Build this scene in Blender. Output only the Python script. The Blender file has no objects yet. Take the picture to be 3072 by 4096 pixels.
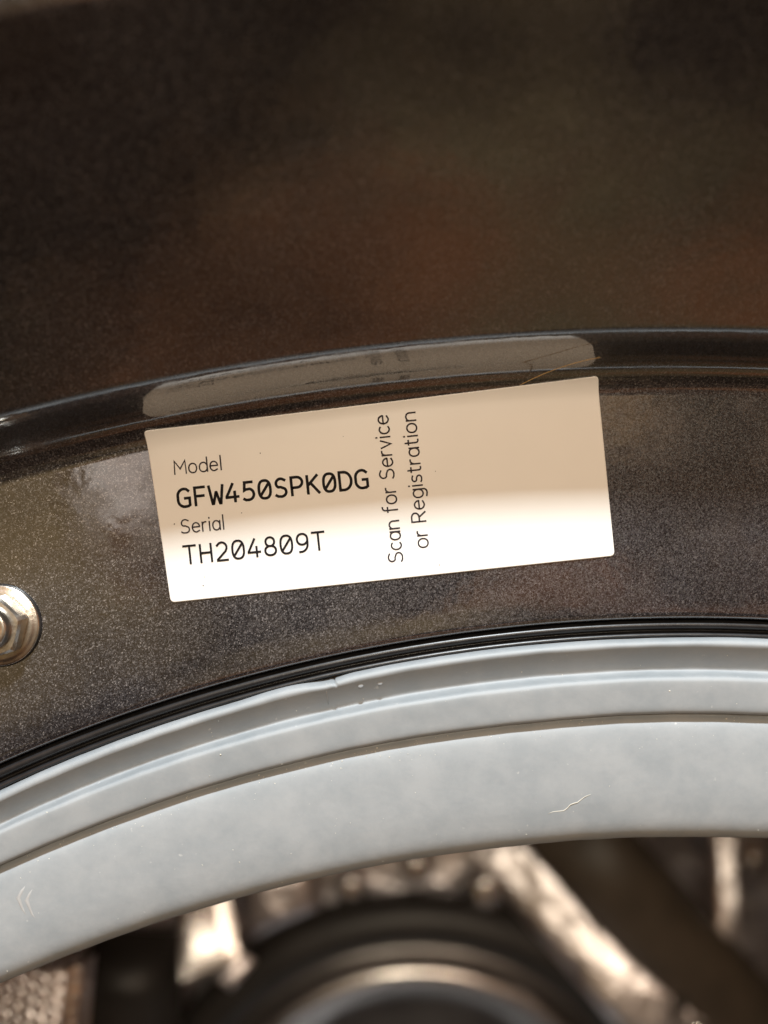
import bpy, bmesh, math, random
from mathutils import Vector, noise
random.seed(4)
MM = 0.001
PI = math.pi
scene = bpy.context.scene
# ------------------------------------------------------------------ camera
# washer axis runs along +Y (into the machine); the flange with the label lies at y = 0
cam_d = bpy.data.cameras.new('camera')
cam = bpy.data.objects.new('camera', cam_d)
scene.collection.objects.link(cam)
cam.location = (0, -0.111, 0)
cam.rotation_euler = (math.radians(90), 0, 0)
cam_d.sensor_fit = 'HORIZONTAL'
cam_d.sensor_width = 36.0
cam_d.lens = 38.6
cam_d.clip_start = 0.002
cam_d.clip_end = 50
cam_d.dof.use_dof = True
cam_d.dof.focus_distance = 0.1115
cam_d.dof.aperture_fstop = 11.5
scene.camera = cam
# ------------------------------------------------------------------ world
world = bpy.data.worlds.new('World')
scene.world = world
WOFF = (8.0, 2.0, 5.0)
world.use_nodes = True
wn, wl = world.node_tree.nodes, world.node_tree.links
bg = wn['Background']
tc = wn.new('ShaderNodeTexCoord')
nz = wn.new('ShaderNodeTexNoise'); nz.inputs['Scale'].default_value = 1.9; nz.inputs['Detail'].default_value = 3
nz.inputs['Roughness'].default_value = 0.6
rp = wn.new('ShaderNodeValToRGB')
rp.color_ramp.elements[0].position = 0.46; rp.color_ramp.elements[0].color = (0.07, 0.05, 0.032, 1)
rp.color_ramp.elements[1].position = 0.60; rp.color_ramp.elements[1].color = (1.62, 1.12, 0.48, 1)
# an indoor room: the floor and the lower half are dim, ceiling and walls give the warm light
sx = wn.new('ShaderNodeSeparateXYZ'); mr = wn.new('ShaderNodeMapRange'); mr.interpolation_type = 'SMOOTHSTEP'
mr.inputs[1].default_value = -0.9; mr.inputs[2].default_value = 0.6; mr.inputs[3].default_value = 0.36; mr.inputs[4].default_value = 1.45
mp = wn.new('ShaderNodeMapping'); mp.inputs['Location'].default_value = WOFF
mm = wn.new('ShaderNodeVectorMath'); mm.operation = 'SCALE'
wl.new(tc.outputs['Generated'], mp.inputs['Vector'])
wl.new(mp.outputs['Vector'], nz.inputs['Vector'])
wl.new(nz.outputs['Fac'], rp.inputs['Fac'])
wl.new(tc.outputs['Generated'], sx.inputs[0]); wl.new(sx.outputs['Z'], mr.inputs[0])
nh = wn.new('ShaderNodeTexNoise'); nh.inputs['Scale'].default_value = 2.7; nh.inputs['Detail'].default_value = 1
wl.new(mp.outputs['Vector'], nh.inputs['Vector'])
rh = wn.new('ShaderNodeValToRGB')
rh.color_ramp.elements[0].position = 0.42; rh.color_ramp.elements[0].color = (1.38, 0.80, 0.78, 1)
rh.color_ramp.elements[1].position = 0.58; rh.color_ramp.elements[1].color = (0.94, 0.95, 1.08, 1)
mh = wn.new('ShaderNodeVectorMath'); mh.operation = 'MULTIPLY'
wl.new(nh.outputs['Fac'], rh.inputs['Fac']); wl.new(rp.outputs['Color'], mh.inputs[0]); wl.new(rh.outputs['Color'], mh.inputs[1])
wl.new(mh.outputs[0], mm.inputs[0]); wl.new(mr.outputs[0], mm.inputs['Scale'])
wl.new(mm.outputs[0], bg.inputs['Color'])
bg.inputs['Strength'].default_value = 0.40
# ------------------------------------------------------------------ lamps
def area(name, loc, target, sx, sy, power, col):
    d = bpy.data.lights.new(name, 'AREA'); d.shape = 'RECTANGLE'
    d.size = sx; d.size_y = sy; d.energy = power; d.color = col
    o = bpy.data.objects.new(name, d); scene.collection.objects.link(o)
    o.location = loc
    o.rotation_euler = (Vector(target) - Vector(loc)).to_track_quat('-Z', 'Y').to_euler()
    return o
EL = math.radians(55.2)
area('ceiling_lamp', (0.02, -1.6*math.cos(EL), 1.6*math.sin(EL)), (0, 0, 0), 0.13, 0.09, 54, (0.90, 0.965, 1.0))
area('drum_fill', (-0.10, -1.5, 0.46), (0, 0.1, -0.1), 0.22, 0.22, 8, (1.0, 0.87, 0.68))  # added unseen lamp, placed for highlights in the drum and frontal fill
# added dim area lamp behind the camera, for a soft sheen in the paint
area('sheen_fill', (-0.49, -1.5, 0.10), (0, 0, 0), 0.17, 0.24, 0.16, (1.0, 0.93, 0.86))
area('warm_fill', (0.45, -1.6, 0.60), (0, 0.1, -0.2), 0.2, 0.2, 5.5, (1.0, 0.84, 0.66))  # second added lamp, warm, for highlights on the drum metal
scene.view_settings.view_transform = 'Standard'
scene.view_settings.look = 'None'
scene.view_settings.exposure = 0
scene.view_settings.gamma = 1

# ------------------------------------------------------------------ materials
def new_mat(name):
    m = bpy.data.materials.new(name); m.use_nodes = True
    nt = m.node_tree
    return m, nt.nodes, nt.links, nt.nodes['Principled BSDF']
def N(nodes, t, **kw):
    n = nodes.new(t)
    for k, v in kw.items(): setattr(n, k, v)
    return n
def noise_tex(n, l, vec, scale, detail=3, rough=0.5):
    t = N(n, 'ShaderNodeTexNoise'); t.inputs['Scale'].default_value = scale
    t.inputs['Detail'].default_value = detail; t.inputs['Roughness'].default_value = rough
    l.new(vec, t.inputs['Vector']); return t
def ramp(n, l, fac, stops):
    r = N(n, 'ShaderNodeValToRGB'); e = r.color_ramp.elements
    while len(e) < len(stops): e.new(0.5)
    for el, (p, c) in zip(e, stops):
        el.position = p; el.color = (c[0], c[1], c[2], 1)
    l.new(fac, r.inputs['Fac']); return r

def paint_material():
    m, n, l, b = new_mat('metallic_grey_paint')
    co = N(n, 'ShaderNodeTexCoord').outputs['Object']
    vo = N(n, 'ShaderNodeTexVoronoi'); vo.inputs['Scale'].default_value = 6800; l.new(co, vo.inputs['Vector'])
    sep = N(n, 'ShaderNodeSeparateColor'); l.new(vo.outputs['Color'], sep.inputs['Color'])
    r = ramp(n, l, sep.outputs['Red'], [(0.0, (0.007, 0.0068, 0.008)), (0.60, (0.025, 0.025, 0.029)), (0.88, (0.058, 0.057, 0.062)), (0.98, (0.125, 0.122, 0.122))])
    big = noise_tex(n, l, co, 55, 4)
    bw = ramp(n, l, big.outputs['Fac'], [(0.35, (0.80, 0.74, 0.72)), (0.65, (1.15, 1.12, 1.14))])
    mx = N(n, 'ShaderNodeMix', data_type='RGBA', blend_type='MULTIPLY'); mx.inputs[0].default_value = 1
    l.new(r.outputs['Color'], mx.inputs[6]); l.new(bw.outputs['Color'], mx.inputs[7])
    l.new(mx.outputs[2], b.inputs['Base Color'])
    # each flake leans its own way
    geo = N(n, 'ShaderNodeNewGeometry')
    sub = N(n, 'ShaderNodeVectorMath', operation='SUBTRACT'); sub.inputs[1].default_value = (0.5, 0.5, 0.5)
    l.new(vo.outputs['Color'], sub.inputs[0])
    sc = N(n, 'ShaderNodeVectorMath', operation='SCALE'); sc.inputs['Scale'].default_value = 0.45
    l.new(sub.outputs[0], sc.inputs[0])
    add = N(n, 'ShaderNodeVectorMath', operation='ADD')
    l.new(geo.outputs['Normal'], add.inputs[0]); l.new(sc.outputs[0], add.inputs[1])
    nm = N(n, 'ShaderNodeVectorMath', operation='NORMALIZE'); l.new(add.outputs[0], nm.inputs[0])
    l.new(nm.outputs[0], b.inputs['Normal'])
    b.inputs['Metallic'].default_value = 0.35
    b.inputs['Roughness'].default_value = 0.42
    b.inputs['Coat Weight'].default_value = 1.0
    b.inputs['Coat IOR'].default_value = 2.3
    sm = noise_tex(n, l, co, 120, 5, 0.6)
    cr = ramp(n, l, sm.outputs['Fac'], [(0.40, (0.04,)*3), (0.68, (0.20,)*3)])
    l.new(cr.outputs['Color'], b.inputs['Coat Roughness'])
    op = noise_tex(n, l, co, 420, 2)
    bp = N(n, 'ShaderNodeBump'); bp.inputs['Strength'].default_value = 0.10; bp.inputs['Distance'].default_value = 0.0002
    l.new(op.outputs['Fac'], bp.inputs['Height']); l.new(bp.outputs['Normal'], b.inputs['Coat Normal'])
    return m
def rubber_material(name, c0, c1, rough=0.60):
    m, n, l, b = new_mat(name)
    co = N(n, 'ShaderNodeTexCoord').outputs['Object']
    a = noise_tex(n, l, co, 130, 8, 0.72)
    r = ramp(n, l, a.outputs['Fac'], [(0.38, c0), (0.62, c1)])
    s = noise_tex(n, l, co, 900, 2, 0.5)
    rs = ramp(n, l, s.outputs['Fac'], [(0.73, (0, 0, 0)), (0.79, (1, 1, 1))])
    mx = N(n, 'ShaderNodeMix', data_type='RGBA'); mx.inputs[7].default_value = (0.62, 0.62, 0.60, 1)
    mul = N(n, 'ShaderNodeMath', operation='MULTIPLY'); mul.inputs[1].default_value = 0.35
    l.new(rs.outputs['Color'], mul.inputs[0]); l.new(mul.outputs[0], mx.inputs[0])
    l.new(r.outputs['Color'], mx.inputs[6]); l.new(mx.outputs[2], b.inputs['Base Color'])
    rr = N(n, 'ShaderNodeMapRange'); rr.inputs[1].default_value = 0.3; rr.inputs[2].default_value = 0.7
    rr.inputs[3].default_value = rough - 0.1; rr.inputs[4].default_value = rough + 0.14
    l.new(a.outputs['Fac'], rr.inputs[0]); l.new(rr.outputs[0], b.inputs['Roughness'])
    bn = noise_tex(n, l, co, 500, 4)
    bp = N(n, 'ShaderNodeBump'); bp.inputs['Strength'].default_value = 0.12; bp.inputs['Distance'].default_value = 0.0003
    l.new(bn.outputs['Fac'], bp.inputs['Height']); l.new(bp.outputs['Normal'], b.inputs['Normal'])
    return m
def simple(name, col, rough, metal=0.0, ns=300, amt=0.12, bump=0.0):
    m, n, l, b = new_mat(name)
    co = N(n, 'ShaderNodeTexCoord').outputs['Object']
    a = noise_tex(n, l, co, ns, 4)
    r = ramp(n, l, a.outputs['Fac'], [(0.3, [c*(1-amt) for c in col]), (0.7, [min(1, c*(1+amt)) for c in col])])
    l.new(r.outputs['Color'], b.inputs['Base Color'])
    b.inputs['Roughness'].default_value = rough; b.inputs['Metallic'].default_value = metal
    if bump:
        bp = N(n, 'ShaderNodeBump'); bp.inputs['Strength'].default_value = bump; bp.inputs['Distance'].default_value = 0.0004
        l.new(a.outputs['Fac'], bp.inputs['Height']); l.new(bp.outputs['Normal'], b.inputs['Normal'])
    return m
M_paint = paint_material()
M_gasket = rubber_material('grey_rubber', (0.240, 0.264, 0.282), (0.285, 0.304, 0.318))
M_black = simple('black_rubber', (0.012, 0.012, 0.013), 0.35, 0, 500, 0.3, 0.1)
M_label = simple('gloss_paper', (0.80, 0.79, 0.76), 0.32, 0, 150, 0.012)
M_ink = simple('black_ink', (0.010, 0.009, 0.010), 0.7, 0, 900, 0.2)
M_inkthin = simple('thin_grey_ink', (0.035, 0.028, 0.032), 0.7, 0, 900, 0.2)
for m_ in (M_ink, M_inkthin): m_.node_tree.nodes['Principled BSDF'].inputs['Specular IOR Level'].default_value = 0.15
M_zinc = simple('zinc_plated_steel', (0.62, 0.59, 0.54), 0.30, 1.0, 700, 0.12, 0.15)
M_bronze = simple('yellowed_zinc', (0.66, 0.54, 0.38), 0.25, 1.0, 900, 0.25, 0.1)
M_steel = simple('drum_stainless_steel', (0.66, 0.63, 0.61), 0.27, 1.0, 18, 0.15, 0.0)
M_brushed = simple('brushed_steel', (0.72, 0.67, 0.67), 0.36, 1.0, 34, 0.2, 1.0)
M_brushed.node_tree.nodes['Bump'].inputs['Distance'].default_value = 0.006
M_darkmetal = simple('dark_smoked_steel', (0.20, 0.19, 0.185), 0.38, 1.0, 40, 0.2, 0.0)
M_dark = simple('dark_grey_plastic', (0.020, 0.017, 0.015), 0.48, 0, 60, 0.2)
M_brown = simple('brown_grey_plastic', (0.075, 0.056, 0.040), 0.5, 0, 40, 0.25)
M_deep = simple('drum_shadow_cavity', (0.01, 0.01, 0.01), 0.6, 0, 60, 0.2)
M_hair = simple('blond_hair', (0.50, 0.32, 0.12), 0.4, 0, 900, 0.1)
M_lint = simple('pale_lint', (0.62, 0.60, 0.52), 0.7, 0, 900, 0.1)

# ------------------------------------------------------------------ helpers
C = scene.collection
AX, AZ = 49.0, -290.0            # washer axis, mm
def ring(r):
    """the opening is not a perfect circle: rings open out towards the front. r - 290 is the height of the ring's top"""
    if r >= 272.0:
        t = min(1.15, (r-272.0)/41.0)
        cx, cz = 42.0-5.0*t, -239.0-83.0*t
    else:
        t = min(1.2, (272.0-r)/27.0)
        cx, cz = 42.0+1.0*t, -239.0-43.0*t
    return cx, cz, (r-290.0)-cz
def ring_pt(r, a):
    # the flattened arch above, plain nested rings round the rest of the opening
    cx, cz, R = ring(r)
    w = min(1.0, max(0.0, (math.cos(a)-0.15)/0.55)); w = w*w*(3-2*w)
    R0 = r-290.0+245.0
    x = (cx + R*math.sin(a))*w + (42.0 + R0*math.sin(a))*(1-w)
    z = (cz + R*math.cos(a))*w + (-245.0 + R0*math.cos(a))*(1-w)
    return x, z
def ring_of(x, z):
    lo, hi = 200.0, 420.0
    for _ in range(26):
        m = (lo+hi)/2; cx, cz, R = ring(m)
        if math.hypot(x-cx, z-cz) > R: lo = m
        else: hi = m
    return lo
def link(name, me, mat, parent=None, smooth=True):
    o = bpy.data.objects.new(name, me); C.objects.link(o)
    if mat is not None and not me.materials: me.materials.append(mat)
    if smooth:
        me.polygons.foreach_set('use_smooth', [True]*len(me.polygons))
    if parent is not None: o.parent = parent
    return o
def mesh_of(name, verts, faces):
    me = bpy.data.meshes.new(name)
    me.from_pydata([(v[0]*MM, v[1]*MM, v[2]*MM) for v in verts], [], faces)
    me.update(); return me
def curve_pts(pts, sub=6):
    """Catmull-Rom through (y, r) points"""
    out = []
    P = [pts[0]] + list(pts) + [pts[-1]]
    for i in range(1, len(P)-2):
        p0, p1, p2, p3 = P[i-1], P[i], P[i+1], P[i+2]
        for k in range(sub):
            t = k/sub
            out.append(tuple(0.5*((2*p1[j]) + (-p0[j]+p2[j])*t + (2*p0[j]-5*p1[j]+4*p2[j]-p3[j])*t*t + (-p0[j]+3*p1[j]-3*p2[j]+p3[j])*t**3) for j in (0, 1)))
    out.append(tuple(pts[-1])); return out
def lathe(name, prof, mat, parent, segs=720, wob=None, ax=None, az=None, smooth=True, rings=False):
    verts, faces = [], []
    if ax is None: ax, az = AX, AZ
    n = len(prof)
    for s in range(segs):
        a = 2*PI*s/segs
        ca, sa = math.cos(a), math.sin(a)
        for k, (y, r) in enumerate(prof):
            if wob: y, r = wob(a, k, y, r)
            if rings:
                q = ring_pt(r, a); verts.append((q[0], y, q[1]))
            else: verts.append((ax + r*sa, y, az + r*ca))
    for s in range(segs):
        t = (s+1) % segs
        for k in range(n-1):
            faces.append((s*n+k, s*n+k+1, t*n+k+1, t*n+k))
    return link(name, mesh_of(name, verts, faces), mat, parent, smooth)
def arc2(cy, cr, rad, a0, a1, n):
    """arc in the (y, r) plane; angle 0 points to +y"""
    return [(cy + rad*math.cos(math.radians(a0+(a1-a0)*i/n)), cr + rad*math.sin(math.radians(a0+(a1-a0)*i/n))) for i in range(n+1)]
def tube(name, pts, rad, mat, parent=None, sides=8, taper=False):
    verts, faces = [], []
    P = [Vector(p) for p in pts]
    for i, p in enumerate(P):
        t = (P[min(i+1, len(P)-1)] - P[max(i-1, 0)]).normalized()
        a = t.cross(Vector((0, 1, 0.01))).normalized(); b = t.cross(a).normalized()
        r = rad * (1 if not taper else max(0.25, math.sin(PI*(i+0.6)/(len(P)+0.2))**0.5))
        for k in range(sides):
            q = p + a*r*math.cos(2*PI*k/sides) + b*r*math.sin(2*PI*k/sides)
            verts.append(tuple(q))
    for i in range(len(P)-1):
        for k in range(sides):
            faces.append((i*sides+k, i*sides+(k+1) % sides, (i+1)*sides+(k+1) % sides, (i+1)*sides+k))
    faces.append(tuple(range(sides))[::-1]); faces.append(tuple((len(P)-1)*sides+k for k in range(sides)))
    return link(name, mesh_of(name, verts, faces), mat, parent)

# ------------------------------------------------------------------ the washing machine
machine = bpy.data.objects.new('washing_machine', None); C.objects.link(machine)
machine['label'] = 'dark metallic grey front of a washing machine around its round door opening'
machine['category'] = 'washing machine'

# front panel: flat flange, concave fillet, flared recess wall, rounded rim, flat front
FR, FIL, STEEP, FLARE = 305.7, 4.6, 73.0, 48.0
def flange_y(r):
    """depth of the painted surface at ring r, up to the steep part of the fillet"""
    if r <= FR: return 0.0
    d = min(r - FR, FIL*0.93)
    return -(FIL - math.sqrt(max(0, FIL*FIL - d*d)))
prof = [(6, 275.5), (1.2, 275.5), (0.55, 275.6), (0.2, 275.85), (0.04, 276.2), (0, 276.6), (0, 280.0)]
prof += [(0, r) for r in (284, 290, 297, 302)]
fil = [(-FIL + FIL*math.cos(math.radians(a)), FR + FIL*math.sin(math.radians(a))) for a in [STEEP*i/20 for i in range(21)]]
prof += fil
y0, r0 = fil[-1]
st = math.radians(STEEP); SL = 3.6
for i in range(1, 7): prof.append((y0 - SL*math.sin(st)*i/6, r0 + SL*math.cos(st)*i/6))
y0, r0 = prof[-1]
# convex shoulder from the steep ring over to the flared wall
for (RV, a_0, a_1, cnt) in ((9.0, STEEP, 66.0, 6), (13.0, 66.0, 57.5, 16), (3.2, 57.5, 90-FLARE, 8)):
    for i in range(1, cnt+1):
        a = math.radians(a_0 + (a_1-a_0)*i/cnt); ab = math.radians(a_0)
        prof.append((y0 - RV*(math.cos(a)-math.cos(ab)), r0 + RV*(math.sin(ab)-math.sin(a))))
    y0, r0 = prof[-1]
RIMY = -39.3
dirr = math.radians(FLARE)
Lw = (y0 - RIMY - 4.0)/math.cos(dirr)
for i in range(1, 9):
    prof.append((y0 - Lw*math.cos(dirr)*i/8, r0 + Lw*math.sin(dirr)*i/8))
ye, re_ = prof[-1]
# convex rim
rr = 7.0
cy_, cr_ = ye + rr*math.sin(dirr), re_ + rr*math.cos(dirr)
for i in range(1, 9):
    a = FLARE + (90-FLARE)*i/8
    prof.append((cy_ - rr*math.sin(math.radians(a)), cr_ - rr*math.cos(math.radians(a))))
yf, rf = prof[-1]
prof += [(yf, rf+2), (yf, rf+6)]
SQ = 470.0
def panel_wob(a, k, y, r):
    return y, r
panel_prof = prof
segs = 720
verts, faces = [], []
ext = 3
n = len(panel_prof) + ext
for s in range(segs):
    a = 2*PI*s/segs; ca, sa = math.cos(a), math.sin(a)
    for (y, r) in panel_prof:
        q = ring_pt(r, a); verts.append((q[0], y, q[1]))
    q = SQ/max(abs(ca), abs(sa))
    x1, z1 = ring_pt(panel_prof[-1][1], a); x2, z2 = AX + q*sa, -300 + q*ca
    verts.append(((x1+x2)/2, yf, (z1+z2)/2))
    verts.append((x2, yf, z2))
    verts.append((x2, yf+60, z2))
for s in range(segs):
    t = (s+1) % segs
    for k in range(n-1): faces.append((s*n+k, s*n+k+1, t*n+k+1, t*n+k))
front = link('front_panel', mesh_of('front_panel', verts, faces), M_paint, machine)
front['label'] = 'sparkling dark grey painted steel front with recessed ring'

# black seal in the seam
seal = curve_pts([(4, 275.7), (1.7, 275.3), (0.9, 275.0), (0.7, 274.6), (0.95, 274.2), (1.9, 273.95), (2.0, 273.7), (1.3, 273.5), (1.2, 273.1), (2.2, 272.9), (6, 272.8)], 5)
lathe('black_seal', seal, M_black, machine, 720, rings=True)

# grey door gasket
gp = [(8, 272.9), (1.5, 272.9), (-0.1, 272.75), (-0.55, 272.4), (-0.5, 271.95), (-0.0, 271.3), (1.0, 270.0), (1.75, 268.9), (1.8, 268.3), (1.1, 268.1), (-0.65, 268.0), (-1.1, 267.7), (-1.2, 267.1), (-1.05, 265.2), (-0.85, 263.6), (-0.45, 263.0), (0.2, 262.85), (0.9, 262.75), (1.1, 262.4),
      (0.7, 262.0), (0.22, 261.0), (-0.05, 259.0), (-0.15, 256.5), (-0.12, 253.0), (0.1, 250.2), (0.6, 247.6), (1.7, 245.9), (3.4, 245.0), (6, 245.4), (12, 249), (26, 256), (46, 264)]
gprof = curve_pts(gp, 4)
def gasket_wob(a, k, y, r):
    # the lip dips slightly where the moulding seam crosses it, and the rubber is never quite true
    w = 0.16*noise.noise(Vector((a*9, 0.3, k*0.02))) + 0.05*noise.noise(Vector((a*60, 2.3, k*0.05)))
    aa = (a + PI) % (2*PI) - PI
    x = aa*240
    seam = math.exp(-((x+54)/2.6)**2)*(-0.40) + math.exp(-((x+61)/4.5)**2)*0.22
    f = max(0, 1 - k/28)
    notch = -0.25*math.exp(-((x+53)/0.18)**2) if k < 34 else 0
    return y + w*0.6 - notch*0.8, r + w + seam*f + notch
# finer angular steps over the top of the ring, where the seam is
def gasket_mesh():
    angs = []
    a = -0.5
    while a < 0.25: angs.append(a); a += 0.0011
    while a < 2*PI - 0.5 - 0.004: angs.append(a); a += 0.012
    nn = len(gprof); verts = []; faces = []
    for a in angs:
        for k, (y, r) in enumerate(gprof):
            y2, r2 = gasket_wob(a, k, y, r)
            q = ring_pt(r2, a); verts.append((q[0], y2, q[1]))
    for s in range(len(angs)):
        t = (s+1) % len(angs)
        for k in range(nn-1): faces.append((s*nn+k, s*nn+k+1, t*nn+k+1, t*nn+k))
    return mesh_of('door_gasket', verts, faces)
gasket = link('door_gasket', gasket_mesh(), M_gasket, machine)
gasket['label'] = 'pale grey rubber door gasket with rolled lips'

# ------------------------------------------------------------------ drum
AX, AZ = 18.0, -374.0             # the drum hangs lower than the opening
DR = 332.0
drum = lathe('drum', curve_pts([(62, 324), (68, 330), (80, 332), (120, DR), (250, DR), (340, DR), (356, DR-3), (366, DR-13), (370, DR-26)], 5), M_steel, machine, 240)
back = curve_pts([(370.5, DR-26), (370, 290), (366, 262), (369, 250), (372, 240), (372, 205), (371, 188), (370, 170), (368, 150), (362, 118)], 5)
lathe('back_plate', back, M_brushed, drum, 180)
lathe('hub_ring', arc2(352, 146, 14, 0, 360, 20), M_dark, drum, 160)
lathe('hub_groove_ring', arc2(350, 130, 6, 0, 360, 16), M_darkmetal, drum, 160)
lathe('hub_rim', arc2(346, 119, 6.5, 0, 360, 16), M_steel, drum, 160)
lathe('hub_recess', curve_pts([(346, 117), (362, 108), (372, 92), (372, 60), (366, 30), (364, 0.5)], 5), M_darkmetal, drum, 120)
def box_bar(name, p0, p1, w, h, mat, parent, taper=0.75, power=0.6):
    p0, p1 = Vector(p0), Vector(p1)
    t = (p1-p0).normalized(); side = t.cross(Vector((0, 1, 0))).normalized(); up = Vector((0, -1, 0))
    sec = [(-math.cos(PI*i/8), math.sin(PI*i/8)**power) for i in range(9)]
    verts, faces = [], []
    K = 12
    for i in range(K+1):
        f = i/K; c = p0.lerp(p1, f); ww = w*(1 + (taper-1)*f)
        hh = h*min(1, 6*f + 0.1)*min(1, 6*(1-f)+0.1)
        for (u, v) in sec:
            verts.append(tuple(c + side*u*ww + up*v*hh))
    m = len(sec)
    for i in range(K):
        for k in range(m-1): faces.append((i*m+k, i*m+k+1, (i+1)*m+k+1, (i+1)*m+k))
    return link(name, mesh_of(name, verts, faces), mat, parent)
def at(px, py, y):
    d_ = 111 + y
    return ((px-830)*d_/1779, y, (1106-py)*d_/1779)
# dark ribs crossing the back of the drum, a pale one beside them
box_bar('drum_rib', at(1190, 1740, 340), at(1720, 2330, 340), 25, 26, M_brown, drum, 1.0)
box_bar('drum_rib', at(275, 2320, 335), at(300, 2000, 335), 30, 30, M_dark, drum, 0.8)
box_bar('drum_rib', at(1415, 2260, 322), at(1500, 2080, 322), 4, 6, M_dark, drum, 0.9)
def lifter(ang):
    a = math.radians(ang)
    rad = Vector((math.sin(a), 0, math.cos(a))); tan = Vector((math.cos(a), 0, -math.sin(a)))
    verts, faces = [], []
    sec = [(-34, DR+1), (-27, DR-16), (-15, DR-40), (-8, DR-54), (0, DR-58), (8, DR-54), (15, DR-40), (27, DR-16), (34, DR+1)]
    ys = [100, 108, 130, 200, 280, 330, 346, 352]
    for j, y in enumerate(ys):
        sq = [0.1, 0.6, 1, 1, 1, 1, 0.7, 0.1][j]
        for (u, r) in sec:
            p = Vector((AX, 0, AZ)) + rad*(DR+1 - (DR+1-r)*sq) + tan*u
            verts.append((p.x, y, p.z))
    m = len(sec)
    for j in range(len(ys)-1):
        for k in range(m-1): faces.append((j*m+k, j*m+k+1, (j+1)*m+k+1, (j+1)*m+k))
    return link('lifter', mesh_of('lifter', verts, faces), M_dark, drum)
for ang in (62, 182, 302): lifter(ang)
# polished bosses added to catch glints between the ribs; plates and a clip follow
def boss(px, py, size, y=356, mat=None, name='glint_boss', deep=11):
    cx, _, cz = at(px, py, y)
    lathe(name, curve_pts([(y, size), (y-deep*0.6, size*0.9), (y-deep*0.95, size*0.6), (y-deep, 0.3)], 4), mat or M_steel, drum, 32, ax=cx, az=cz)
for (px, py, sz) in [(900, 1862, 10), (760, 1905, 9), (1050, 1915, 12), (620, 1960, 8), (1620, 1850, 8)]: boss(px, py, sz)
def plate(name, corners, y, mat, bulge=8, tx=0.0, tz=0.0):
    """softly domed four-cornered plate leaning by tx, tz"""
    P = [Vector(at(px, py, y)) for (px, py) in corners]
    cc = (P[0]+P[1]+P[2]+P[3])/4
    verts, faces = [], []; K_ = 12
    for j in range(K_+1):
        for i in range(K_+1):
            u, v = i/K_, j/K_
            p = (P[0]*(1-u)+P[1]*u)*(1-v) + (P[3]*(1-u)+P[2]*u)*v
            b_ = (1-(2*u-1)**4)*(1-(2*v-1)**4)
            verts.append((p.x, p.y - bulge*b_ + tx*(p.x-cc.x) + tz*(p.z-cc.z), p.z))
    for j in range(K_):
        for i in range(K_):
            q = j*(K_+1)+i; faces.append((q, q+1, q+K_+2, q+K_+1))
    return link(name, mesh_of(name, verts, faces), mat, drum)
plate('highlight_plate', [(375, 1915), (480, 1915), (520, 2060), (405, 2090)], 328, M_steel, 1.2, 0.10, 0.44)  # two added plates, tilted to mirror a lamp as white highlights
plate('highlight_plate', [(1490, 2085), (1585, 2145), (1520, 2270), (1420, 2220)], 326, M_steel, 1.2, -0.25, 0.50)
plate('spoke', [(1000, 1860), (1130, 1800), (1500, 2150), (1370, 2240)], 338, M_brushed, 7, -0.15, 0.33)
plate('spoke', [(1545, 1760), (1610, 1760), (1590, 2010), (1530, 2010)], 336, M_brushed, 4, -0.22, 0.34)
plate('spoke', [(490, 1890), (690, 1840), (690, 1960), (540, 2025)], 342, M_brushed, 7, 0.0, 0.14)
plate('grey_clip', [(470, 2110), (525, 2062), (550, 2082), (500, 2132)], 318, M_brushed, 2, 0.2, 0.25)

# nearer strip of dimpled drum skin, lower left
def dimpled():
    y0_ = 92.0; verts, faces = [], []
    nx, nz = 84, 64
    for j in range(nz+1):
        for i in range(nx+1):
            px = -140 + 320*i/nx; py = 2105 + 240*j/nz
            gx = (px/25.0) % 1 - 0.5; gy = ((py + (12.5 if int(px//25) % 2 else 0))/25.0) % 1 - 0.5
            d_ = max(0, 1 - (gx*gx+gy*gy)/0.16)
            x, _, z = at(px, py, y0_)
            edge = max(0, (px-120)/60)
            verts.append((x, y0_ - 0.9*d_ + 8*edge*edge + 0.3*(z-at(0, 2150, y0_)[2]), z))
    for j in range(nz):
        for i in range(nx):
            q = j*(nx+1)+i; faces.append((q, q+1, q+nx+2, q+nx+1))
    return link('dimpled_skin', mesh_of('dimpled_skin', verts, faces), M_brushed, drum)
dimpled()
# drain holes: dimpled perforation of the drum wall, one joined piece
def perforation():
    bm_v, bm_f = [], []
    for yi in range(0, 18):
        r = 168 + yi*5.6
        nk = int(2*PI*r/6.6)
        for k in range(nk):
            a = 2*PI*(k + 0.5*(yi % 2))/nk
            deg = (math.degrees(a)+180) % 360 - 180
            if not (-175 < deg < -38): continue
            x, z = AX + r*math.sin(a), AZ + r*math.cos(a)
            if r > 262: continue
            yb = 366 - max(0, 4 - abs(r-262)*0.3)
            b0 = len(bm_v); S = 8
            for (rr_, y) in ((2.7, yb+4), (2.5, yb-1.6), (1.5, yb-2.6), (0.9, yb-1.0)):
                for s_ in range(S):
                    t = 2*PI*s_/S
                    bm_v.append((x+rr_*math.cos(t), y, z+rr_*math.sin(t)))
            for q in range(3):
                for s_ in range(S):
                    t = (s_+1) % S
                    bm_f.append((b0+q*S+s_, b0+q*S+t, b0+(q+1)*S+t, b0+(q+1)*S+s_))
    o = link('perforation', mesh_of('perforation', bm_v, bm_f), M_brushed, drum)
    o['kind'] = 'stuff'
perforation()

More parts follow.
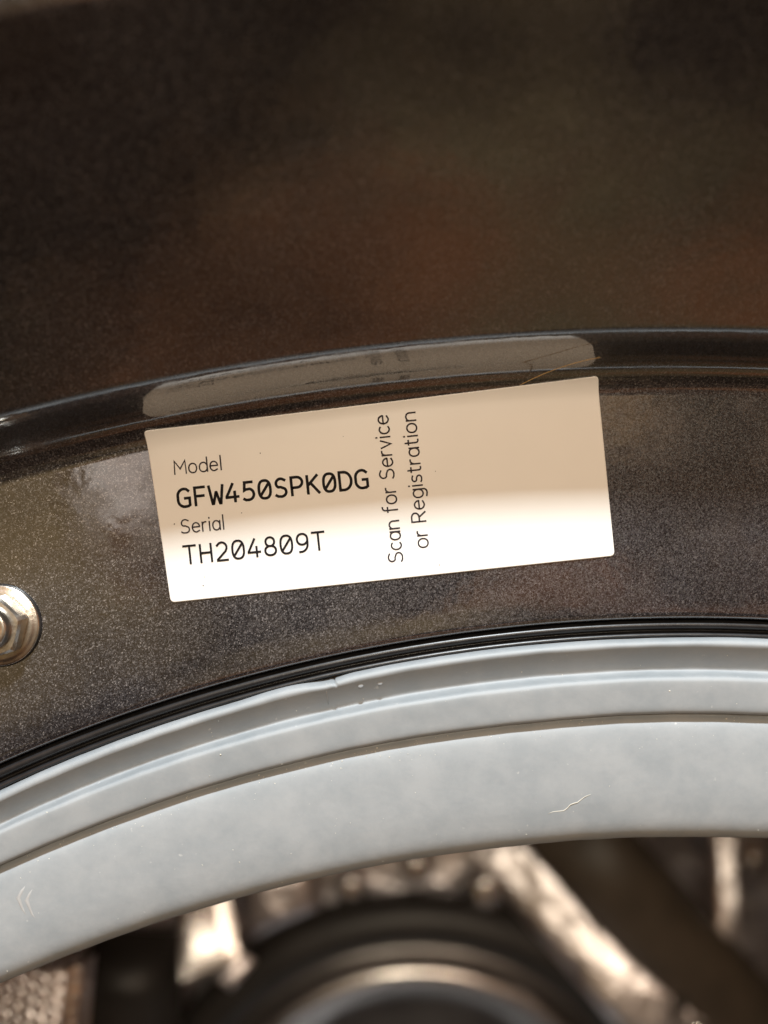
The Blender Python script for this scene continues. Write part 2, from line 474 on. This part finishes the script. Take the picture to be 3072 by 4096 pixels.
# ------------------------------------------------------------------ sticker
TL, TR, BL, BR = (-32.1, 10.85), (28.7, 18.2), (-28.7, -12.2), (31.05, -5.9)
def lab_xz(u, v):
    """u to the right, v up, both 0..1"""
    x = (BL[0]*(1-u)+BR[0]*u)*(1-v) + (TL[0]*(1-u)+TR[0]*u)*v
    z = (BL[1]*(1-u)+BR[1]*u)*(1-v) + (TL[1]*(1-u)+TR[1]*u)*v
    return x, z
def on_surface(x, z, lift):
    return (x, flange_y(ring_of(x, z)) - lift, z)
LIFT = 0.16
def label_mesh():
    W, H = 61.0, 23.2; cr = 0.55
    nu, nv = 90, 40
    def warp(i, n, L):           # place grid lines so that the rounded corners get some
        t = i/n; return t
    us = [0, 0.25*cr/W, 0.6*cr/W, cr/W] + [cr/W + (1-2*cr/W)*i/nu for i in range(1, nu)] + [1-cr/W, 1-0.6*cr/W, 1-0.25*cr/W, 1]
    vs = [0, 0.25*cr/H, 0.6*cr/H, cr/H] + [cr/H + (1-2*cr/H)*i/nv for i in range(1, nv)] + [1-cr/H, 1-0.6*cr/H, 1-0.25*cr/H, 1]
    verts, faces = [], []
    for v in vs:
        for u in us:
            X, Z = (u-0.5)*W, (v-0.5)*H
            ax_, az_ = abs(X)-(W/2-cr), abs(Z)-(H/2-cr)
            if ax_ > 0 and az_ > 0:
                # square-to-disc mapping in the corner
                d = max(ax_, az_)/math.hypot(ax_, az_)
                ax_, az_ = ax_*d, az_*d
                X = math.copysign(W/2-cr+ax_, X); Z = math.copysign(H/2-cr+az_, Z)
            x, z = lab_xz(X/W+0.5, Z/H+0.5)
            # corners and the long edge stand off a little
            lift = LIFT + 0.25*max(0, 1-((u)/0.03))*max(0, (v-0.85)/0.15) + 0.03*noise.noise(Vector((u*6, v*3, 1)))
            verts.append(on_surface(x, z, lift))
    m = len(us)
    for j in range(len(vs)-1):
        for i in range(m-1):
            faces.append((j*m+i, j*m+i+1, (j+1)*m+i+1, (j+1)*m+i))
    # skirt gives the sticker its thickness
    border = [i for i in range(m)] + [j*m+m-1 for j in range(1, len(vs))] + [(len(vs)-1)*m+i for i in range(m-2, -1, -1)] + [j*m for j in range(len(vs)-2, 0, -1)]
    b0 = len(verts)
    for i in border:
        x, y, z = verts[i]; verts.append((x, y+0.12, z))
    nb = len(border)
    for i in range(nb):
        j = (i+1) % nb
        faces.append((border[i], b0+i, b0+j, border[j]))
    return mesh_of('identification_label', verts, faces)
sticker = link('identification_label', label_mesh(), M_label, machine)
sticker['label'] = 'white sticker printed with the model and serial numbers'

# --- stroke lettering, cap height 1, drawn here from arcs and lines
def A(cx, cy, rx, ry, a0, a1, n=18):
    return [(cx + rx*math.cos(math.radians(a0+(a1-a0)*i/n)), cy + ry*math.sin(math.radians(a0+(a1-a0)*i/n))) for i in range(n+1)]
def superell(cx, cy, rx, ry, n=40, e=2.5):
    o = []
    for i in range(n+1):
        t = 2*PI*i/n; c, s = math.cos(t), math.sin(t)
        o.append((cx + rx*math.copysign(abs(c)**(2/e), c), cy + ry*math.copysign(abs(s)**(2/e), s)))
    return o
XH = 0.70
G = {
 # name: (width, strokes)
 'G': (.66, [[(.62, .86)] + [(.50, .965)] + A(.36, .62, .36, .38, 80, 180, 10) + A(.36, .38, .36, .38, 180, 270, 10) + [(.55, .02), (.64, .08), (.64, .47), (.38, .47)]]),
 'F': (.54, [[(0, 0), (0, 1), (.54, 1)], [(0, .52), (.48, .52)]]),
 'W': (.76, [[(0, 1), (.15, 0), (.20, 0), (.37, .62), (.40, .62), (.56, 0), (.61, 0), (.76, 1)]]),
 '4': (.66, [[(.46, 0), (.46, .36)], [(.38, 1), (0, .30), (0, .26), (.66, .26)], [(.46, .26), (.46, .56)]]),
 '5': (.58, [[(.52, 1), (.10, 1), (.06, .56), (.14, .60)] + A(.28, .32, .29, .31, 75, -90, 14) + [(.12, .01), (0, .08)]]),
 '0': (.64, [superell(.32, .5, .32, .5), [(.10, .20), (.54, .80)]]),
 'S': (.60, [[(.55, .90)] + A(.31, .745, .26, .255, 70, 235, 14) + [(.30, .53), (.42, .47)] + A(.30, .255, .28, .255, 45, -90, 12) + [(.12, .02), (.01, .10)]]),
 'P': (.60, [[(0, 0), (0, 1), (.28, 1)] + A(.30, .71, .30, .29, 90, -90, 14) + [(0, .42)]]),
 'K': (.62, [[(0, 0), (0, 1)], [(.56, 1), (.03, .47)], [(.18, .58), (.62, 0)]]),
 'D': (.64, [[(0, 0), (0, 1), (.22, 1)] + A(.22, .5, .42, .5, 90, -90, 20) + [(0, 0)]]),
 'T': (.68, [[(0, 1), (.68, 1)], [(.34, .99), (.34, 0)]]),
 'H': (.60, [[(0, 0), (0, 1)], [(.60, 0), (.60, 1)], [(0, .52), (.60, .52)]]),
 '2': (.60, [[(.03, .84)] + A(.30, .72, .27, .28, 150, -20, 14) + [(.50, .50), (.02, .05), (.02, 0), (.60, 0)]]),
 '8': (.60, [superell(.30, .755, .24, .245, 28, 2.1), superell(.30, .26, .30, .26, 30, 2.1)]),
 '9': (.60, [superell(.30, .70, .29, .30, 30, 2.1), [(.59, .70), (.585, .50)] + A(.20, .42, .38, .42, 0, -85, 14) + [(.10, 0)]]),
 'M': (.80, [[(0, 0), (.03, 1), (.40, .38), (.77, 1), (.80, 0)]]),
 'R': (.58, [[(0, 0), (0, 1), (.26, 1)] + A(.27, .73, .27, .27, 90, -90, 14) + [(0, .46)], [(.28, .46), (.58, 0)]]),
 'o': (.54, [superell(.27, XH/2, .27, XH/2, 32, 2.15)]),
 'd': (.54, [superell(.27, XH/2, .27, XH/2, 32, 2.15), [(.54, 1.08), (.54, 0)]]),
 'e': (.52, [[(.02, .38), (.51, .38)] + A(.26, XH/2, .26, XH/2, 8, 300, 26) + [(.49, .10)]]),
 'l': (.06, [[(.03, 1.10), (.03, 0)]]),
 'r': (.28, [[(0, 0), (0, XH)], [(0, .45)] + A(.22, .44, .21, .26, 150, 75, 8)]),
 'i': (.06, [[(.03, XH), (.03, 0)], [(.03, .93), (.03, 1.0)]]),
 'a': (.52, [superell(.25, XH/2, .25, XH/2, 30, 2.15), [(.51, XH), (.51, 0)]]),
 'c': (.44, [A(.26, XH/2, .26, XH/2, 50, 310, 24)]),
 'n': (.48, [[(0, 0), (0, XH)], A(.24, .44, .24, .26, 170, 0, 12) + [(.48, 0)]]),
 'f': (.34, [[(.12, 0), (.12, .84)] + A(.30, .86, .18, .20, 180, 90, 8) + [(.34, 1.06)], [(0, XH), (.32, XH)]]),
 'v': (.48, [[(0, XH), (.24, 0), (.48, XH)]]),
 'g': (.52, [superell(.25, XH/2, .25, XH/2, 30, 2.15), [(.51, XH), (.51, -.05)] + A(.27, -.07, .24, .22, 0, -100, 10) + [(.06, -.24)]]),
 's': (.42, [[(.39, .64)] + A(.215, .525, .18, .17, 70, 240, 12) + [(.22, .37)] + A(.21, .18, .19, .18, 60, -90, 12) + [(.07, .02), (0, .07)]]),
 't': (.32, [[(.12, .94), (.12, .15)] + A(.26, .15, .14, .15, 180, 270, 6) + [(.32, .01)], [(0, XH), (.30, XH)]]),
}
def ribbon(pts, w, ext=0.3):
    """flat stroke of width w: left and right points per vertex"""
    P = [Vector((p[0], p[1])) for p in pts]
    Q = [P[0]]
    for p in P[1:]:
        if (p-Q[-1]).length > 1e-4: Q.append(p)
    P = Q
    closed = (P[0]-P[-1]).length < 1e-3 and len(P) > 4
    if closed: P = P[:-1]
    n = len(P)
    if not closed:
        P[0] = P[0] + (P[0]-P[1]).normalized()*w*ext
        P[-1] = P[-1] + (P[-1]-P[-2]).normalized()*w*ext
    L, R = [], []
    for i in range(n):
        a = P[i-1] if (closed or i > 0) else None
        b = P[(i+1) % n] if (closed or i < n-1) else None
        if a is None: d1 = d2 = (b-P[i]).normalized()
        elif b is None: d1 = d2 = (P[i]-a).normalized()
        else: d1, d2 = (P[i]-a).normalized(), (b-P[i]).normalized()
        t = d1 + d2
        t = t.normalized() if t.length > 1e-4 else d1
        nrm = Vector((-t.y, t.x)); c = max(0.45, nrm.dot(Vector((-d1.y, d1.x))))
        L.append(P[i] + nrm*w/2/c); R.append(P[i] - nrm*w/2/c)
    return L, R, closed
def text(string, start, end, cap, weight, mat, mono=False, gap=0.2, space=0.34, up=None):
    """start/end: baseline ends on the sticker in mm; cap: cap height in mm"""
    S, E = Vector(start), Vector(end)
    d = (E-S); Ltot = d.length; d.normalize()
    upv = Vector((-d.y, d.x)) if up is None else Vector(up).normalized()
    pos = []; x = 0
    if mono:
        adv = 0.90
        wid = G[string[-1]][0]
        for i, ch in enumerate(string): pos.append(i*adv + (0.64-G[ch][0])/2)
        total = (len(string)-1)*adv + 0.64
    else:
        for ch in string:
            if ch == ' ': pos.append(None); x += space - gap*0.0; continue
            pos.append(x); x += G[ch][0] + gap
        total = x - gap
    kx = Ltot/(total*cap)
    verts, faces = [], []; layer = 0
    for ch, x0 in zip(string, pos):
        if x0 is None: continue
        for st in G[ch][1]:
            st2 = [((x0+p[0])*kx, p[1]) for p in st]
            L, R, closed = ribbon(st2, weight/cap)
            lift = LIFT + 0.045 + 0.004*(layer % 5); layer += 1
            b0 = len(verts)
            for l_, r_ in zip(L, R):
                for q in (l_, r_):
                    p = S + d*q.x*cap + upv*q.y*cap
                    verts.append(on_surface(p.x, p.y, lift + 0.0))
            n = len(L)
            for i in range(n if closed else n-1):
                j = (i+1) % n
                faces.append((b0+2*i, b0+2*i+1, b0+2*j+1, b0+2*j))
    o = link('printed_lettering', mesh_of('printed_lettering', verts, faces), mat, sticker, smooth=False)
    return o
def mmpt(x, y): return ((x-830)/16.03, (1106-y)/16.03)
K = 1/16.03
o = text('Model', mmpt(379, 1025), mmpt(480, 1015), 28.6*K, 3.0*K, M_inkthin); o['label'] = 'small printed word Model'
o = text('GFW450SPK0DG', mmpt(388, 1096), mmpt(796, 1053), 38.5*K, 6.0*K, M_ink, mono=True); o['label'] = 'bold printed model number'
o = text('Serial', mmpt(393.5, 1152), mmpt(485.5, 1143), 28.6*K, 3.0*K, M_inkthin); o['label'] = 'small printed word Serial'
o = text('TH204809T', mmpt(401, 1218.5), mmpt(703, 1186.5), 38.5*K, 4.7*K, M_ink, mono=True); o['label'] = 'printed serial number'
o = text('Scan for Service', mmpt(871, 1212), mmpt(838, 897), 30.5*K, 3.4*K, M_inkthin, gap=0.19, space=0.40); o['label'] = 'sideways line Scan for Service'
o = text('or Registration', mmpt(926, 1181), mmpt(897, 891), 30.0*K, 3.4*K, M_inkthin, gap=0.19, space=0.40); o['label'] = 'sideways line or Registration'
# specks of dirt on the sticker
sv, sf = [], []
for (px, py, rr_) in [(563, 979, 1.5), (523, 1108, 1.3), (687, 1061, 2.4), (690.5, 1063.5, 1.5), (440, 1264, 1.4), (378, 1132, 1.3), (950, 1220, 1.2), (941, 1018, 0.9), (742, 943, 0.8), (1180, 1225, 0.9), (612, 1240, 0.7), (443, 1246, 0.9)]:
    x, z = mmpt(px, py); b0 = len(sv); r_ = rr_*K
    for i in range(7):
        a = 2*PI*i/7; q = r_*(0.7+0.5*random.random())
        sv.append(on_surface(x+q*math.cos(a), z+q*math.sin(a), LIFT+0.07))
    sf.append(tuple(b0+i for i in range(7)))
sp = link('dirt_speck', mesh_of('dirt_speck', sv, sf), M_inkthin, sticker, smooth=False); sp['kind'] = 'stuff'

# ------------------------------------------------------------------ flange nut on the left
nut = bpy.data.objects.new('flange_nut', None); C.objects.link(nut); nut.parent = machine
nut['label'] = 'zinc plated flange nut beside the sticker'
NX, NZ = -51.7, -15.25
lathe('nut_flange', curve_pts([(-0.02, 5.45), (-0.40, 5.45), (-0.60, 5.32), (-0.72, 4.9), (-0.92, 4.2), (-1.0, 2.0)], 5), M_zinc, nut, 96, ax=NX, az=NZ)
def hexnut():
    verts, faces = [], []
    rings = [(-0.6, 4.45, 0), (-2.75, 4.4, 0), (-3.15, 4.0, 0.35), (-3.2, 3.0, 1), (-2.6, 2.7, 1)]
    n = 48
    for (y, R, rd) in rings:
        for i in range(n):
            a = 2*PI*i/n
            th = (a - math.radians(17)) % (PI/3) - PI/6
            hexr = R*math.cos(PI/6)/math.cos(th)
            r = hexr*(1-rd) + R*0.94*rd
            verts.append((NX + r*math.cos(a), y, NZ + r*math.sin(a)))
    for k in range(len(rings)-1):
        for i in range(n):
            j = (i+1) % n
            faces.append((k*n+i, k*n+j, (k+1)*n+j, (k+1)*n+i))
    me = mesh_of('nut_hexagon', verts, faces)
    return me
hx = link('nut_hexagon', hexnut(), M_zinc, nut, smooth=False)
stud = []
y = -2.4; k = 0
while y > -3.9:
    stud.append((y, 2.65)); stud.append((y-0.2, 2.95)); stud.append((y-0.4, 2.65)); y -= 0.4
stud += [(-4.1, 2.75), (-4.3, 2.4), (-4.3, 1.5), (-3.5, 1.35), (-3.4, 0.02)]
lathe('threaded_stud', stud, M_zinc, nut, 64, ax=NX, az=NZ)
# thin black ring under the nut, standing in for the shadow gap
lathe('nut_shadow_ring', [(-0.01, 5.62), (-0.22, 5.60), (-0.24, 5.2)], M_black, nut, 64, ax=NX, az=NZ)

# ------------------------------------------------------------------ loose fibres
hp = []
p0, p1, p2 = Vector((18.2, -0.6, 17.0)), Vector((22.8, -3.8, 19.2)), Vector((27.4, -6.6, 19.6))
for i in range(25):
    t = i/24
    hp.append(tuple(p0*(1-t)**2 + p1*2*t*(1-t) + p2*t*t))
h = tube('hair', hp, 0.045, M_hair)
h['label'] = 'fine blond hair lying across the top edge of the white sticker'; h['category'] = 'hair'
lp = [(1185, 1757), (1196, 1753), (1207, 1752), (1218, 1751), (1226, 1745), (1232, 1738), (1240, 1735), (1248, 1733), (1254, 1728), (1262, 1722), (1270, 1718), (1276, 1716)]
def gasket_pt(px, py, lift=0.0, lo=244.9, hi=273.0):
    """point on the visible gasket skin for a spot seen at that picture position"""
    x, z, yy = 0, 0, 1.4
    for _ in range(4):
        d_ = 111 + yy
        x = (px-830)*d_/1779; z = (1106-py)*d_/1779
        r = ring_of(x, z); best = 1e9
        for (gy, gr) in gprof:
            if gy < 6 and lo < gr < hi and abs(gr-r) < best: best = abs(gr-r); yy = gy
    return (x, yy-lift, z)
fp = [gasket_pt(px, py, 0.06, 244.9, 262) for (px, py) in lp]
f = tube('lint_fibre', fp, 0.045, M_lint, taper=True)
f['label'] = 'pale wavy lint fibre stuck low on the grey gasket'; f['category'] = 'lint'

# moulding marks on the gasket: chevron marks, the seam line and small nubs
M_mark = rubber_material('pale_rubber_mark', (0.32, 0.33, 0.33), (0.37, 0.37, 0.37))
for pts in ([(62, 1902), (48, 1925), (40, 1940), (50, 1965), (66, 1992)], [(80, 1903), (64, 1932), (58, 1945), (70, 1975), (104, 2010)]):
    tube('moulded_chevron', [gasket_pt(px, py, -0.30, 244.9, 262) for (px, py) in pts], 0.42, M_mark, gasket, taper=True)
tube('moulded_line', [gasket_pt(px, py, -0.03, 268.4, 272.6) for (px, py) in [(705, 1476), (706, 1486), (706, 1498), (709, 1510), (710, 1522)]], 0.055, M_mark, gasket, taper=True)
for (px, py) in [(779, 1481), (821, 1475)]:
    x, y, z = gasket_pt(px, py, -0.02, 268.4, 272.6)
    nub_prof = [(y+0.12, 0.42), (y-0.0, 0.36), (y-0.05, 0.2), (y-0.06, 0.01)]
    lathe('nub', nub_prof, M_gasket, gasket, 20, ax=x, az=z)

# dust and lint crumbs caught along the folds of the gasket
def crumbs():
    rnd = random.Random(9); verts, faces = [], []
    for i in range(230):
        px = rnd.uniform(-20, 1680); a = math.asin(max(-1, min(1, ((px-830)*0.0645-42)/240)))
        if i < 150: r = 262.3 - abs(rnd.gauss(0, 1.3))
        else: r = rnd.uniform(246, 272)
        q = ring_pt(r, a); yy, best = 0, 1e9
        for (gy, gr) in gprof:
            if gy < 2.5 and abs(gr-r) < best: best = abs(gr-r); yy = gy
        s_ = rnd.uniform(0.03, 0.085) * (1 if rnd.random() < 0.93 else 1.6)
        b0 = len(verts); k = 5
        for j in range(k):
            t = 2*PI*j/k; rr_ = s_*rnd.uniform(0.5, 1.5)
            verts.append((q[0]+rr_*math.cos(t), yy-0.01, q[1]+rr_*math.sin(t)*0.8))
        verts.append((q[0], yy-0.03-s_*0.5, q[1]))
        for j in range(k): faces.append((b0+j, b0+(j+1) % k, b0+k))
    o = link('dust', mesh_of('dust', verts, faces), M_lint, gasket, smooth=False); o['kind'] = 'stuff'
crumbs()
